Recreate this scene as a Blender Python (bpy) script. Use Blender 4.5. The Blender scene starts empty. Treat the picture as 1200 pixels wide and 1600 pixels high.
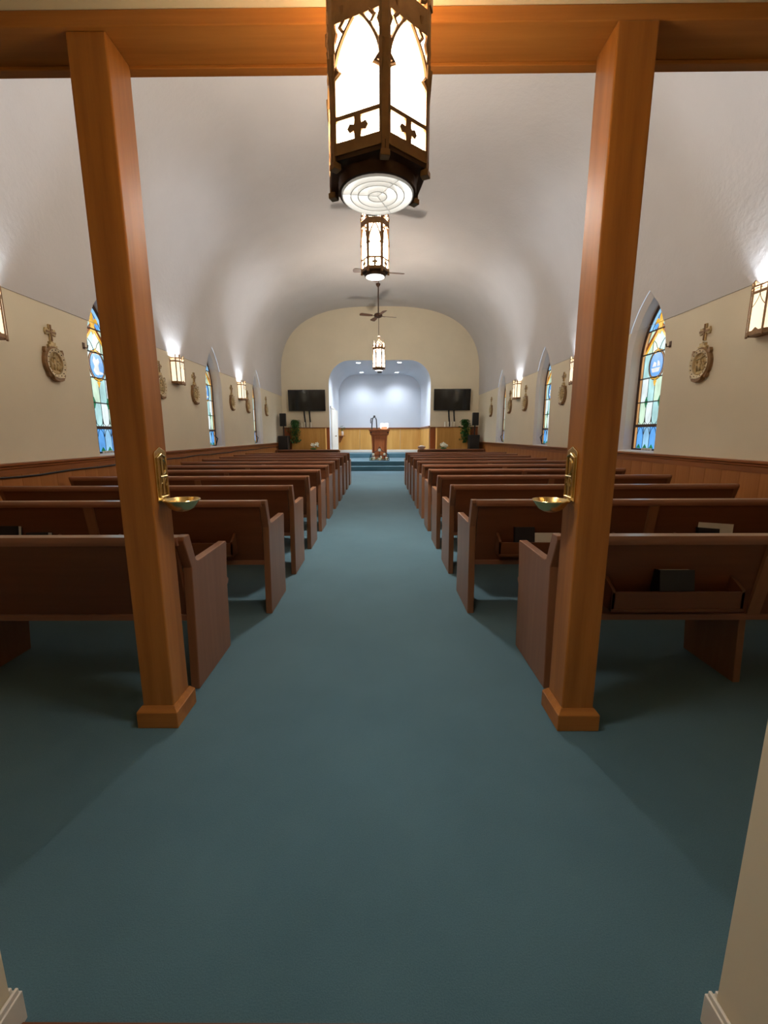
import bpy, math, random
from math import pi, sin, cos, sqrt, radians
from mathutils import Vector, Matrix
random.seed(7)
S = bpy.context.scene
COL = S.collection

# ---------------------------------------------------------------- camera
F_PX, PITCH, YAW, ROLL, PPX = 657.49, .18135067, .0067153, -.0043867, 590.894
cam = bpy.data.cameras.new('camera'); camo = bpy.data.objects.new('camera', cam); COL.objects.link(camo)
cam.sensor_fit = 'VERTICAL'; cam.sensor_height = 24.0; cam.lens = 24.0 * F_PX / 1600
cam.shift_x = (600 - PPX) / 1600; cam.clip_start = .05; cam.clip_end = 200
fw = Vector((-sin(YAW) * cos(PITCH), cos(YAW) * cos(PITCH), -sin(PITCH)))
rt = Vector((cos(YAW), sin(YAW), 0)); up = Vector((-sin(YAW) * sin(PITCH), cos(YAW) * sin(PITCH), cos(PITCH)))
r3 = cos(ROLL) * rt + sin(ROLL) * up; u3 = -sin(ROLL) * rt + cos(ROLL) * up
camo.matrix_world = Matrix(((r3.x, u3.x, -fw.x, 0), (r3.y, u3.y, -fw.y, 0), (r3.z, u3.z, -fw.z, 1.4), (0, 0, 0, 1)))
S.camera = camo

# ---------------------------------------------------------------- world, exposure
W = bpy.data.worlds.new('sky'); S.world = W; W.use_nodes = True
W.node_tree.nodes['Background'].inputs[0].default_value = (.62, .74, .9, 1)
W.node_tree.nodes['Background'].inputs[1].default_value = .6
S.view_settings.view_transform = 'Standard'; S.view_settings.look = 'None'
S.view_settings.exposure = 0.5; S.view_settings.gamma = 1.0; S.view_settings.use_curve_mapping = False
# strengths of the lamps the place has (each is used in its lamp's builder)
LANTERN_E, LANTERN_NEAR_E, DIFFUSER_E, DIFFUSER_NEAR_E, SCONCE_E, SCONCE_UP, RECESSED_W = 20.0, 19.0, 4.0, 1.5, .72, 95.0, 270.0
LANTERN_DOWN, LANTERN_NEAR_DOWN = 330.0, 40.0   # through the bottom louvres
LANTERN_UP = 165.0                      # bulb light leaving the open tops of the two high lanterns
S.cycles.max_bounces = 7; S.cycles.diffuse_bounces = 5; S.cycles.glossy_bounces = 3; S.cycles.transmission_bounces = 2
S.cycles.sample_clamp_indirect = 8.0; S.cycles.use_light_tree = False

# ---------------------------------------------------------------- measures (metres; camera at X 0, Y 0)
XL, XR, YB = -3.88, 3.84, 17.0          # side walls, end wall
ZB, ZF, ZT = 2.905, 3.45, 6.17          # wall/ceiling break, start of the vault curve, crown
AX = -.09                               # middle of the aisle
YO = 2.02                               # loft front over the posts
ZN = 2.925                              # low ceiling under the loft
VL, VR, VY = -.885, .785, .77           # entry passage

# ---------------------------------------------------------------- materials
MATS = {}
def lin(c):
    c = c / 255
    return c / 12.92 if c <= .04045 else ((c + .055) / 1.055) ** 2.4
def rgb(r, g, b): return (lin(r), lin(g), lin(b), 1)
def base_mat(name):
    m = bpy.data.materials.new(name); m.use_nodes = True
    MATS[name] = m
    return m, m.node_tree.nodes, m.node_tree.links, m.node_tree.nodes['Principled BSDF']
def coords(N, L, scale, kind='Object'):
    tc = N.new('ShaderNodeTexCoord'); mp = N.new('ShaderNodeMapping')
    mp.inputs['Scale'].default_value = scale
    L.new(tc.outputs[kind], mp.inputs['Vector']); return mp.outputs['Vector']
def noise(N, L, vec, scale, detail=3, rough=.55):
    n = N.new('ShaderNodeTexNoise'); n.inputs['Scale'].default_value = scale
    n.inputs['Detail'].default_value = detail; n.inputs['Roughness'].default_value = rough
    L.new(vec, n.inputs['Vector']); return n.outputs['Fac']
def ramp(N, L, fac, stops):
    r = N.new('ShaderNodeValToRGB'); e = r.color_ramp.elements
    e[0].position, e[0].color = stops[0]; e[1].position, e[1].color = stops[-1]
    for p, c in stops[1:-1]:
        k = e.new(p); k.color = c
    L.new(fac, r.inputs[0]); return r.outputs[0]
def bump(N, L, h, strength, dist, B):
    b = N.new('ShaderNodeBump'); b.inputs['Strength'].default_value = strength; b.inputs['Distance'].default_value = dist
    L.new(h, b.inputs['Height']); L.new(b.outputs[0], B.inputs['Normal'])
def wood(name, dark, mid, light, axis='X', rough=.35, scale=1.0, coat=0.0):
    m, N, L, B = base_mat(name)
    k = {'X': (1.2, 22, 22), 'Y': (22, 1.2, 22), 'Z': (22, 22, 1.2)}[axis]
    v = coords(N, L, tuple(a * scale for a in k))
    n1 = noise(N, L, v, 1.0, 5, .6)
    k2 = {'X': (.3, 3, 3), 'Y': (3, .3, 3), 'Z': (3, 3, .3)}[axis]
    n2 = noise(N, L, coords(N, L, tuple(a * scale for a in k2)), 1.0, 2)
    mx = N.new('ShaderNodeMath'); mx.operation = 'MULTIPLY_ADD'; mx.inputs[1].default_value = .55
    L.new(n2, mx.inputs[0]); sc = N.new('ShaderNodeMath'); sc.operation = 'MULTIPLY'; sc.inputs[1].default_value = .45
    L.new(n1, sc.inputs[0]); L.new(sc.outputs[0], mx.inputs[2])
    c = ramp(N, L, mx.outputs[0], [(.33, dark), (.5, mid), (.67, light)])
    L.new(c, B.inputs['Base Color']); B.inputs['Roughness'].default_value = rough
    B.inputs['Specular IOR Level'].default_value = .4
    if coat:
        B.inputs['Coat Weight'].default_value = coat; B.inputs['Coat Roughness'].default_value = .22
    bump(N, L, n1, .12, .002, B)
    return m
def plain(name, c, rough=.5, metal=0.0, var=.08, vs=6.0, bs=0.0, bscale=40.0, spec=.5, bdist=.004):
    m, N, L, B = base_mat(name)
    v = coords(N, L, (1, 1, 1)); n = noise(N, L, v, vs, 3)
    lo = tuple(x * (1 - var) for x in c[:3]) + (1,); hi = tuple(min(1, x * (1 + var)) for x in c[:3]) + (1,)
    L.new(ramp(N, L, n, [(.3, lo), (.7, hi)]), B.inputs['Base Color'])
    B.inputs['Roughness'].default_value = rough; B.inputs['Metallic'].default_value = metal
    B.inputs['Specular IOR Level'].default_value = spec
    if bs: bump(N, L, noise(N, L, v, bscale, 4, .6), bs, bdist, B)
    return m
def glow(name, c, strength, base=None, var=.0, vs=8.0, rough=.3):
    m, N, L, B = base_mat(name)
    B.inputs['Base Color'].default_value = base or c; B.inputs['Roughness'].default_value = rough
    if var:
        n = noise(N, L, coords(N, L, (1, 1, .6)), vs, 3)
        lo = tuple(x * (1 - var) for x in c[:3]) + (1,); hi = tuple(min(1, x * (1 + var)) for x in c[:3]) + (1,)
        L.new(ramp(N, L, n, [(.3, lo), (.7, hi)]), B.inputs['Emission Color'])
    else: B.inputs['Emission Color'].default_value = c
    B.inputs['Emission Strength'].default_value = strength
    return m
oak = wood('oak_post', rgb(136, 80, 28), rgb(166, 104, 42), rgb(186, 122, 56), 'Z', .38)
oak_x = wood('oak_beam', rgb(136, 80, 28), rgb(166, 104, 42), rgb(186, 122, 56), 'X', .4)
pew_x = wood('pew_wood', rgb(92, 52, 28), rgb(104, 60, 34), rgb(114, 68, 40), 'X', .33, coat=.25)
pew_z = wood('pew_end_wood', rgb(126, 82, 54), rgb(138, 92, 62), rgb(150, 102, 70), 'Z', .36, coat=.2)
pew_rail = wood('pew_cap_wood', rgb(130, 82, 58), rgb(144, 94, 68), rgb(154, 104, 78), 'X', .28, coat=.4)
wain = wood('wainscot_wood', rgb(150, 90, 42), rgb(166, 104, 50), rgb(178, 116, 60), 'Z', .42)
railw = wood('chair_rail_wood', rgb(120, 66, 26), rgb(146, 86, 40), rgb(164, 102, 54), 'Y', .38)
railx = wood('cap_rail_wood', rgb(104, 58, 26), rgb(128, 74, 36), rgb(146, 90, 48), 'X', .38)
tan = wood('tan_panel_wood', rgb(190, 136, 62), rgb(206, 152, 76), rgb(218, 166, 90), 'Z', .45)
fanw = wood('fan_blade_wood', rgb(80, 52, 36), rgb(96, 64, 44), rgb(108, 74, 52), 'X', .45)
cherry = wood('pulpit_wood', rgb(136, 70, 34), rgb(160, 88, 46), rgb(176, 104, 58), 'Z', .35)
wallm = plain('cream_wall_paint', rgb(228, 216, 190), .8, var=.03, vs=1.5, bs=.08, bscale=60)
plaster = plain('textured_plaster', rgb(200, 195, 192), .75, var=.03, vs=1.2, bs=.42, bscale=13, bdist=.012)
alcm = plain('alcove_paint', rgb(205, 210, 218), .7, var=.02, vs=1.2, bs=.08, bscale=30)
revm = plain('reveal_paint', rgb(222, 216, 212), .6, var=.02)
white = plain('white_paint', rgb(226, 220, 208), .45, var=.03)
loftm = plain('loft_ceiling_paint', rgb(222, 206, 168), .8, var=.03)
carpet, N, L, B = base_mat('teal_carpet')
v = coords(N, L, (1, 1, 1)); a = noise(N, L, v, 1.1, 4, .6); b_ = noise(N, L, v, 260, 2, .7)
mm = N.new('ShaderNodeMath'); mm.operation = 'MULTIPLY_ADD'; mm.inputs[1].default_value = .55
L.new(b_, mm.inputs[0]); s2 = N.new('ShaderNodeMath'); s2.operation = 'MULTIPLY'; s2.inputs[1].default_value = .45
L.new(a, s2.inputs[0]); L.new(s2.outputs[0], mm.inputs[2])
L.new(ramp(N, L, mm.outputs[0], [(.3, rgb(62, 94, 106)), (.7, rgb(84, 118, 130))]), B.inputs['Base Color'])
B.inputs['Roughness'].default_value = .95; B.inputs['Specular IOR Level'].default_value = .15
B.inputs['Sheen Weight'].default_value = .25; B.inputs['Sheen Roughness'].default_value = .5
bump(N, L, b_, .5, .004, B)
bronze = plain('lantern_bronze', rgb(140, 104, 68), .42, .45, .2, 20)
bronze_d = plain('dark_bronze', rgb(74, 50, 34), .45, .6, .2, 20)
brass = plain('polished_brass', rgb(226, 200, 142), .26, 1.0, .12, 15)
gilt = plain('antique_plaster_relief', rgb(196, 172, 124), .5, .1, .3, 26, .3, 60)
gilt_d = plain('dark_antique_rim', rgb(138, 104, 66), .45, .2, .25, 24)
cream_trim = plain('cream_rim', rgb(224, 208, 172), .5, 0, .12, 40)
black = plain('black_plastic', rgb(24, 22, 22), .45, 0, .1)
screen = plain('screen_glass', rgb(7, 7, 9), .1, 0, .05, spec=.6)
grille = plain('speaker_grille', rgb(34, 30, 28), .6, .2, .3, 300)
lead = plain('lead_came', rgb(40, 36, 34), .5, .4, .1)
wframe = plain('window_frame_brown', rgb(70, 44, 32), .5, 0, .15)
leaf = plain('leaf_green', rgb(54, 104, 44), .5, 0, .35, 14)
petal = plain('white_petal', rgb(238, 234, 214), .6, 0, .06)
waxm = plain('candle_wax', rgb(238, 230, 208), .5, 0, .04)
paper = plain('paper', rgb(214, 208, 196), .7, 0, .05)
bookm = plain('black_book_cover', rgb(20, 20, 26), .45, 0, .1)
ceram = plain('pale_ceramic', rgb(214, 200, 190), .35, 0, .05)
rose = plain('pink_basket', rgb(196, 150, 128), .6, 0, .2, 30)
louvre = glow('white_louvre', rgb(255, 250, 240), .12, rgb(225, 225, 222))
g_lant = glow('lantern_glass', (1, .86, .68, 1), LANTERN_E); g_lant1 = glow('near_lantern_glass', (1, .84, .62, 1), LANTERN_NEAR_E)
g_diff = glow('lantern_diffuser', (1, .95, .9, 1), DIFFUSER_E); g_diff1 = glow('near_lantern_diffuser', (1, .95, .9, 1), DIFFUSER_NEAR_E)
g_sconce = glow('sconce_glass', (1, .84, .62, 1), SCONCE_E, var=.12, vs=5)
g_rec = glow('recessed_lens', (.93, .97, 1, 1), 40)
thresh = wood('threshold_wood', rgb(96, 54, 26), rgb(116, 66, 34), rgb(130, 78, 42), 'X', .4)
GL = {}
for nm, c, s in (('aqua', (168, 212, 214), .8), ('mint', (196, 224, 200), .8), ('ice', (216, 230, 232), .88),
                 ('blue', (92, 162, 232), .78), ('sky', (146, 198, 238), .8), ('tan', (212, 162, 108), .6),
                 ('amber', (232, 176, 54), .75), ('rust', (164, 84, 34), .45), ('green', (38, 142, 96), .45),
                 ('deep', (54, 92, 200), .58), ('white', (226, 236, 240), .7), ('violet', (96, 98, 200), .5)):
    GL[nm] = gm = glow('stained_glass_' + nm, rgb(*c), s, tuple(x * .12 for x in rgb(*c)[:3]) + (1,), .25, 5.0, .25)
    gm.cycles.emission_sampling = 'NONE'

# ---------------------------------------------------------------- mesh helpers
class MB:
    def __init__(s): s.v = []; s.f = []
    def add(s, vs, fs):
        n = len(s.v); s.v += [tuple(p) for p in vs]; s.f += [tuple(i + n for i in f) for f in fs]; return s
    def box(s, x0, x1, y0, y1, z0, z1, M=None):
        vs = [Vector(p) for p in ((x0, y0, z0), (x1, y0, z0), (x1, y1, z0), (x0, y1, z0), (x0, y0, z1), (x1, y0, z1), (x1, y1, z1), (x0, y1, z1))]
        if M: vs = [M @ p for p in vs]
        return s.add(vs, ((0, 3, 2, 1), (4, 5, 6, 7), (0, 1, 5, 4), (1, 2, 6, 5), (2, 3, 7, 6), (3, 0, 4, 7)))
    def prism(s, poly, fn, d0, d1):
        """polygon [(a,b)] placed by fn(a,b,d) and extruded d0..d1"""
        n = len(poly)
        vs = [fn(a, b, d0) for a, b in poly] + [fn(a, b, d1) for a, b in poly]
        return s.add(vs, [tuple(range(n - 1, -1, -1)), tuple(range(n, 2 * n))] + [(i, (i + 1) % n, n + (i + 1) % n, n + i) for i in range(n)])
    def lathe(s, prof, n=20, c=(0, 0, 0), cap=True):
        vs = []
        for r, z in prof:
            for k in range(n):
                t = 2 * pi * k / n; vs.append((c[0] + r * cos(t), c[1] + r * sin(t), c[2] + z))
        fs = []
        for i in range(len(prof) - 1):
            for k in range(n):
                fs.append((i * n + k, i * n + (k + 1) % n, (i + 1) * n + (k + 1) % n, (i + 1) * n + k))
        if cap: fs += [tuple(range(n - 1, -1, -1)), tuple((len(prof) - 1) * n + k for k in range(n))]
        return s.add(vs, fs)
    def tube(s, pts, r, n=6, flat=1.0):
        pts = [Vector(p) for p in pts]; vs = []; m = len(pts)
        up_ = Vector((0, 0, 1)); prev = None
        for i, p in enumerate(pts):
            t = (pts[min(i + 1, m - 1)] - pts[max(i - 1, 0)]).normalized()
            a = t.cross(up_ if abs(t.z) < .95 else Vector((0, 1, 0))).normalized() if prev is None else (prev - t * prev.dot(t)).normalized()
            prev = a; b = t.cross(a); rr = r[i] if isinstance(r, (list, tuple)) else r
            for k in range(n):
                q = 2 * pi * k / n; vs.append(p + a * cos(q) * rr + b * sin(q) * rr * flat)
        fs = [(i * n + k, i * n + (k + 1) % n, (i + 1) * n + (k + 1) % n, (i + 1) * n + k) for i in range(m - 1) for k in range(n)]
        fs += [tuple(range(n - 1, -1, -1)), tuple((m - 1) * n + k for k in range(n))]
        return s.add(vs, fs)
    def ell(s, c, r, nu=10, nv=6):
        vs = []; fs = []
        for j in range(nv + 1):
            ph = -pi / 2 + pi * j / nv
            for k in range(nu):
                t = 2 * pi * k / nu
                vs.append((c[0] + r[0] * cos(ph) * cos(t), c[1] + r[1] * cos(ph) * sin(t), c[2] + r[2] * sin(ph)))
        for j in range(nv):
            for k in range(nu): fs.append((j * nu + k, j * nu + (k + 1) % nu, (j + 1) * nu + (k + 1) % nu, (j + 1) * nu + k))
        return s.add(vs, fs)
    def mesh(s, name, mat, smooth=False, bevel=0.0):
        me = bpy.data.meshes.new(name); me.from_pydata(s.v, [], s.f); me.validate()
        import bmesh
        bm = bmesh.new(); bm.from_mesh(me)
        bmesh.ops.recalc_face_normals(bm, faces=bm.faces[:])
        if bevel:
            es = [e for e in bm.edges if len(e.link_faces) == 2 and e.calc_face_angle(0) > .6]
            bmesh.ops.bevel(bm, geom=es, offset=bevel, segments=2, profile=.5, affect='EDGES', clamp_overlap=True)
        bm.to_mesh(me); bm.free()
        me.materials.append(mat)
        if smooth:
            for p in me.polygons: p.use_smooth = True
            try: me.set_sharp_from_angle(angle=radians(40))
            except Exception: pass
        return me
    def obj(s, name, mat, parent=None, smooth=False, bevel=0.0, loc=None):
        return link(name, s.mesh(name, mat, smooth, bevel), parent, loc)
def link(name, me, parent=None, loc=None, rot=None):
    o = bpy.data.objects.new(name, me); COL.objects.link(o)
    if parent: o.parent = parent
    if loc is not None: o.location = loc
    if rot is not None: o.rotation_euler = rot
    return o
def tag(o, label, cat, group=None):
    o['label'] = label; o['category'] = cat
    if group: o['group'] = group
    return o
def thing(name, label, cat, loc, rz=0, group=None):
    o = link(name, None, None, loc, (0, 0, rz)); o.empty_display_size = .1
    return tag(o, label, cat, group)
def struct(o, label=None):
    o['kind'] = 'structure'
    if label: o['label'] = label
    return o
def copy_tree(o, parent=None):
    c = o.copy(); COL.objects.link(c)
    if parent: c.parent = parent
    for ch in o.children: copy_tree(ch, c)
    return c
def mirror_y(me):
    """mesh copy mirrored in local Y"""
    m2 = me.copy(); m2.transform(Matrix.Scale(-1, 4, (0, 1, 0))); m2.flip_normals(); return m2
def arch(a, z0, zs, za, n=10):
    """outline of a pointed arch (u, z): from lower left round to lower right"""
    h = za - zs; R = (a * a + h * h) / (2 * a); cx = a - R     # centre of the right-hand arc at u = cx
    t1 = math.atan2(h, -cx)
    right = [(cx + R * cos(t1 * k / n), zs + R * sin(t1 * k / n)) for k in range(n + 1)]
    return [(-a, z0)] + [(-u, z) for u, z in right[:-1]] + [(0, za)] + [(u, z) for u, z in reversed(right[:-1])] + [(a, z0)]

# ================================================================ SETTING
WIN_L, WIN_R = (6.31, 10.15, 13.62), (6.47, 10.33, 13.83)
OA, OZ0, OZS, OZA = .47, 1.135, 2.46, 3.40        # outline where the chamfer meets the wall face
IA, IZ0, IZS, IZA = .415, 1.15, 2.46, 3.31        # straight reveal
DEPTH = .21
floor = struct(MB().box(XL - .3, XR + .3, -1.75, YB + 4.3, -.12, 0).obj('floor', carpet), 'teal carpet running the length of the nave')

def wall_side(side):
    X = XL if side < 0 else XR; wins = WIN_L if side < 0 else WIN_R
    full = arch(OA, OZ0, OZS, OZA, 12)
    low = []
    # outline of the wall below the break, with a notch from the top for each window
    poly = [(VY, 0), (VY, ZB)]
    for c in wins:
        rim = []
        for (u0, z0), (u1, z1) in zip(full[:-1], full[1:]):
            if z0 < ZB: rim.append((u0, z0))
            if (z0 - ZB) * (z1 - ZB) < 0:
                t = (ZB - z0) / (z1 - z0); rim.append((u0 + t * (u1 - u0), ZB))
        rim.append(full[-1])
        k = [i for i, p in enumerate(rim) if abs(p[1] - ZB) < 1e-6]
        left = rim[:k[0] + 1]; right = rim[k[1]:]
        poly += [(c + u, z) for u, z in reversed(left)] + [(c + u, z) for u, z in reversed(right)]
    poly += [(YB, ZB), (YB, 0)]
    m = MB(); n = len(poly); m.add([(X, y, z) for y, z in poly], [tuple(range(n))])
    w = struct(m.obj('wall_left' if side < 0 else 'wall_right', wallm))
    return w
wl, wr = wall_side(-1), wall_side(1)
wl['label'] = 'cream side wall on the left with wood wainscot below'; wr['label'] = 'cream side wall on the right with wood wainscot below'

# ceiling: flat strips with window notches, then the vault
m = MB()
for side in (-1, 1):
    X = (XL if side < 0 else XR) - side * .012; wins = WIN_L if side < 0 else WIN_R
    full = arch(OA, OZ0, OZS, OZA, 12); poly = [(YO, ZB)]
    for c in wins:
        top = []
        for (u0, z0), (u1, z1) in zip(full[:-1], full[1:]):
            if z0 >= ZB: top.append((u0, z0))
            if (z0 - ZB) * (z1 - ZB) < 0:
                t = (ZB - z0) / (z1 - z0); top.append((u0 + t * (u1 - u0), ZB))
        top.sort(key=lambda p: p[0])
        poly += [(c + u, z) for u, z in top]
    poly += [(YB, ZB), (YB, ZF), (YO, ZF)]
    m.add([(X, y, z) for y, z in poly], [tuple(range(len(poly)))])
    m.add([(X, YO, ZB), (X, YB, ZB), (X + side * .012, YB, ZB), (X + side * .012, YO, ZB)], [(0, 1, 2, 3)])
xc = (XL + XR) / 2; hw = (XR - XL) / 2 - .012; NV = 48; vault = []
for k in range(NV + 1):
    t = pi * k / NV; c, s_ = cos(t), sin(t)
    vault.append((xc - math.copysign(abs(c) ** (2 / 2.75), c) * hw, ZF + (ZT - ZF) * s_ ** (2 / 2.75)))
ny = 6
for j in range(ny + 1):
    y = YO + (YB - YO) * j / ny
    m.v += [(x, y, z) for x, z in vault]
b0 = len(m.v) - (ny + 1) * (NV + 1)
for j in range(ny):
    for k in range(NV):
        i = b0 + j * (NV + 1) + k; m.f.append((i, i + 1, i + NV + 2, i + NV + 1))
ceil = struct(m.obj('ceiling', plaster, smooth=True), 'white textured plaster barrel vault over the nave')

# end wall with the rounded alcove opening
AL, AR, AZ, ARAD, AY = -2.02, 1.95, 4.23, .85, 21.0
def alc_profile(z0, n=10):
    p = [(AL, z0)]
    p += [(AL + ARAD - ARAD * cos(pi / 2 * k / n), AZ - ARAD + ARAD * sin(pi / 2 * k / n)) for k in range(n + 1)]
    p += [(AR - ARAD + ARAD * sin(pi / 2 * k / n), AZ - ARAD + ARAD * cos(pi / 2 * k / n)) for k in range(n + 1)]
    return p + [(AR, z0)]
prof = alc_profile(0)
outer = [(XR, 0), (XR, ZF)] + [(x, z) for x, z in reversed(vault)][1:-1] + [(XL, ZF), (XL, 0)]
poly = outer + prof
m = MB(); m.add([(x, YB, z) for x, z in poly], [tuple(range(len(poly)))])
struct(m.obj('wall_back', wallm), 'cream end wall around the rounded alcove')
m = MB(); n = len(prof)
m.add([(x, YB, z) for x, z in prof] + [(x, AY, z) for x, z in prof], [(i, i + 1, n + i + 1, n + i) for i in range(n - 1)])
m.add([(x, AY, z) for x, z in prof], [tuple(range(n))])
struct(m.obj('wall_alcove', alcm, smooth=True), 'pale rounded alcove behind the pulpit')

# loft: low ceiling, loft front, entry passage walls
struct(MB().box(XL - .2, XR + .2, -1.75, YO - .01, ZN, ZN + .12).obj('ceiling_loft', loftm), 'low cream ceiling under the loft')
poly = [(XR, ZN), (XR, ZF)] + [(x, z) for x, z in reversed(vault)][1:-1] + [(XL, ZF), (XL, ZN)]
m = MB(); m.prism(poly, lambda a, b, d: (a, d, b), YO - .05, YO)
struct(m.obj('wall_loft', wallm), 'cream loft front above the oak beam')
struct(MB().box(XL - .05, VL, VY - .14, VY, 0, ZN).obj('wall_front_left', wallm))
struct(MB().box(VR, XR + .05, VY - .14, VY, 0, ZN).obj('wall_front_right', wallm))
struct(MB().box(VL - .12, VL, -1.7, VY - .141, 0, ZN).obj('wall_passage_left', wallm), 'cream jamb wall at the lower left corner')
struct(MB().box(VR, VR + .12, -1.7, VY - .141, 0, ZN).obj('wall_passage_right', wallm), 'cream jamb wall at the lower right corner')
struct(MB().box(VL - .12, VR + .12, -1.82, -1.7, 0, ZN).obj('wall_entry', wallm))
def baseb(name, x0, x1, y0, y1):
    m = MB().box(x0, x1, y0, y1, 0, .085)
    ix0, ix1, iy0, iy1 = x0 + .004, x1 - .004, y0 + .004, y1 - .004
    m.box(ix0, ix1, iy0, iy1, .085, .1)
    return struct(m.obj(name, white, bevel=.002))
baseb('baseboard_passage_left', VL, VL + .016, -1.7, VY + .016)
baseb('baseboard_passage_right', VR - .016, VR, -1.7, VY + .016)
baseb('baseboard_front_left', XL, VL, VY, VY + .016)
baseb('baseboard_front_right', VR, XR, VY, VY + .016)
struct(MB().box(VL + .016, VR - .016, .62, .772, 0, .012).obj('trim_1', thresh, bevel=.003), 'brown wood threshold at the entry')

# beam under the loft and its posts
beam = link('trim_2', None, None, (0, 0, 0)); struct(beam, 'long oak beam across the two posts'); 
m = MB().box(XL, XR, 1.825, YO + .01, 2.872, ZN - .0005); m.obj('beam_box', oak_x, beam, bevel=.004)
MB().box(XL, XR, YO - .03, YO + .012, 2.858, 2.872).obj('beam_edge_strip', oak_x, beam, bevel=.003)
def post(x0, x1, y0, y1, label):
    t = thing('oak_post', label, 'post', ((x0 + x1) / 2, (y0 + y1) / 2, 0), 0, 'oak posts under the loft beam')
    w, d = (x1 - x0) / 2, (y1 - y0) / 2
    MB().box(-w, w, -d, d, 0, 2.872).obj('shaft', oak, t, bevel=.006)
    b = MB().box(-w - .024, w + .024, -d - .024, d + .024, 0, .085); b.obj('base_block', oak_x, t, bevel=.004)
    b = MB(); 
    r0 = [(-w - .022, -d - .022), (w + .022, -d - .022), (w + .022, d + .022), (-w - .022, d + .022)]
    r1 = [(-w - .004, -d - .004), (w + .004, -d - .004), (w + .004, d + .004), (-w - .004, d + .004)]
    b.add([(x, y, .085) for x, y in r0] + [(x, y, .108) for x, y in r1], [(i, (i + 1) % 4, 4 + (i + 1) % 4, 4 + i) for i in range(4)] + [(4, 5, 6, 7), (3, 2, 1, 0)])
    b.obj('base_moulding', oak_x, t)
    return t
PL = (-1.162, -1.012, 1.84, 2.0); PR = (.864, 1.014, 1.82, 1.98)
post(*PL, 'oak post left of the aisle with a holy water bowl')
post(*PR, 'oak post right of the aisle with a holy water bowl')

# chair rails, wainscot planks
for side, X, w in ((-1, XL, wl), (1, XR, wr)):
    s = -side
    m = MB()
    p = [(0, 1.0), (.018, 1.0), (.018, 1.06), (.03, 1.07), (.03, 1.085), (.052, 1.1), (.052, 1.122), (0, 1.126)]
    m.prism(p, lambda a, b, d: (X + s * a, d, b), VY, YB)
    struct(m.obj('trim_%d' % (3 if side < 0 else 4), railw, bevel=.002), 'brown wood chair rail along the %s wall' % ('left' if side < 0 else 'right'))
    wdt = .246; pm = None; y = 2.05; i = 0
    while y + wdt < YB - .02:
        if pm is None: pm = MB().box(0, .012, .001, wdt - .001, 0, 1.0).mesh('plank', wain, bevel=.002)
        o = link('plank', pm, w, (X if s > 0 else X - .012, y, 0)); y += wdt
    struct(MB().box(min(X, X + s * .004), max(X, X + s * .004), VY + .02, YB, 0, 1.0).obj('trim_%d' % (5 if side < 0 else 6), wain))

# platform and steps
struct(MB().box(XL, XR, 16.55, YB + 4, 0, .18).obj('floor_step', carpet, bevel=.015), 'lower carpeted step to the platform')
struct(MB().box(XL, XR, 16.9, YB + 4, .18, .36).obj('floor_platform', carpet, bevel=.015), 'carpeted platform below the pulpit')
struct(MB().box(AL, AR, 19.5, AY, .36, .56).obj('floor_alcove', carpet, bevel=.015), 'raised carpeted floor at the back of the alcove')

# alcove wainscot
aw = link('trim_7', None, None, (0, AY, 0)); struct(aw, 'wood wainscot round the alcove')
npan = 4; wp = (AR - AL) / npan
pm = MB().box(.004, wp - .004, -.03, 0, .68, 1.68).mesh('panel', tan, bevel=.004)
for k in range(npan): link('panel', pm, aw, (AL + wp * k, 0, 0))
for X, s in ((AL, 1), (AR, -1)):
    pm = MB().box(0, .03, .004, 1.3, .5, 1.68).mesh('panel', tan, bevel=.004)
    for k in range(3):
        if s > 0 and k < 2: continue
        link('panel', pm, aw, (X if s > 0 else X - .03, -3.98 + 1.31 * k, 0))
m = MB().box(AL, AR, -.055, 0, 1.68, 1.745); m.box(AR - .055, AR, -3.98, -.05, 1.68, 1.745); m.box(AL, AL + .055, -1.9, -.05, 1.68, 1.745)
m.obj('cap_rail', railx, aw, bevel=.006)
m = MB().box(AL, AR, -.034, 0, .56, .68); m.obj('base_rail', white, aw, bevel=.004)
# end-wall wainscot either side of the opening
ew = link('trim_8', None, None, (0, YB, 0)); struct(ew, 'wood wainscot on the end wall beside the alcove')
for x0, x1 in ((XL, AL), (AR, XR)):
    MB().box(x0 + .003, x1 - .003, -.025, 0, .36, 1.64).obj('panel', cherry, ew, bevel=.004)
    MB().box(x0, x1, -.045, 0, 1.64, 1.7).obj('cap_rail', railx, ew, bevel=.005)

# doorway panel in the alcove's left side
d = link('door_1', None, None, (AL, 18.2, .36)); struct(d, 'white door ajar in the left side of the alcove')
Rz = Matrix.Rotation(radians(-4), 4, 'Z')
MB().box(.0, .045, -.7, .7, 0, 2.08, Matrix.Translation((.05, 0, 0)) @ Rz).obj('door_leaf', white, d, bevel=.004)
MB().box(.0, .03, -.86, -.78, 0, 2.18).obj('door_frame', white, d, bevel=.004)
MB().box(.0, .03, .78, .86, 0, 2.18).obj('door_frame', white, d, bevel=.004)
MB().box(.0, .03, -.86, .86, 2.11, 2.18).obj('door_frame', white, d, bevel=.004)
MB().lathe([(.012, 0), (.012, .03), (.03, .045), (.03, .07), (.01, .085)], 10).obj('door_knob', bronze, d, True).matrix_local = Matrix.Translation((.13, -.6, 1.0)) @ Matrix.Rotation(pi / 2, 4, 'Y')

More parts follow.
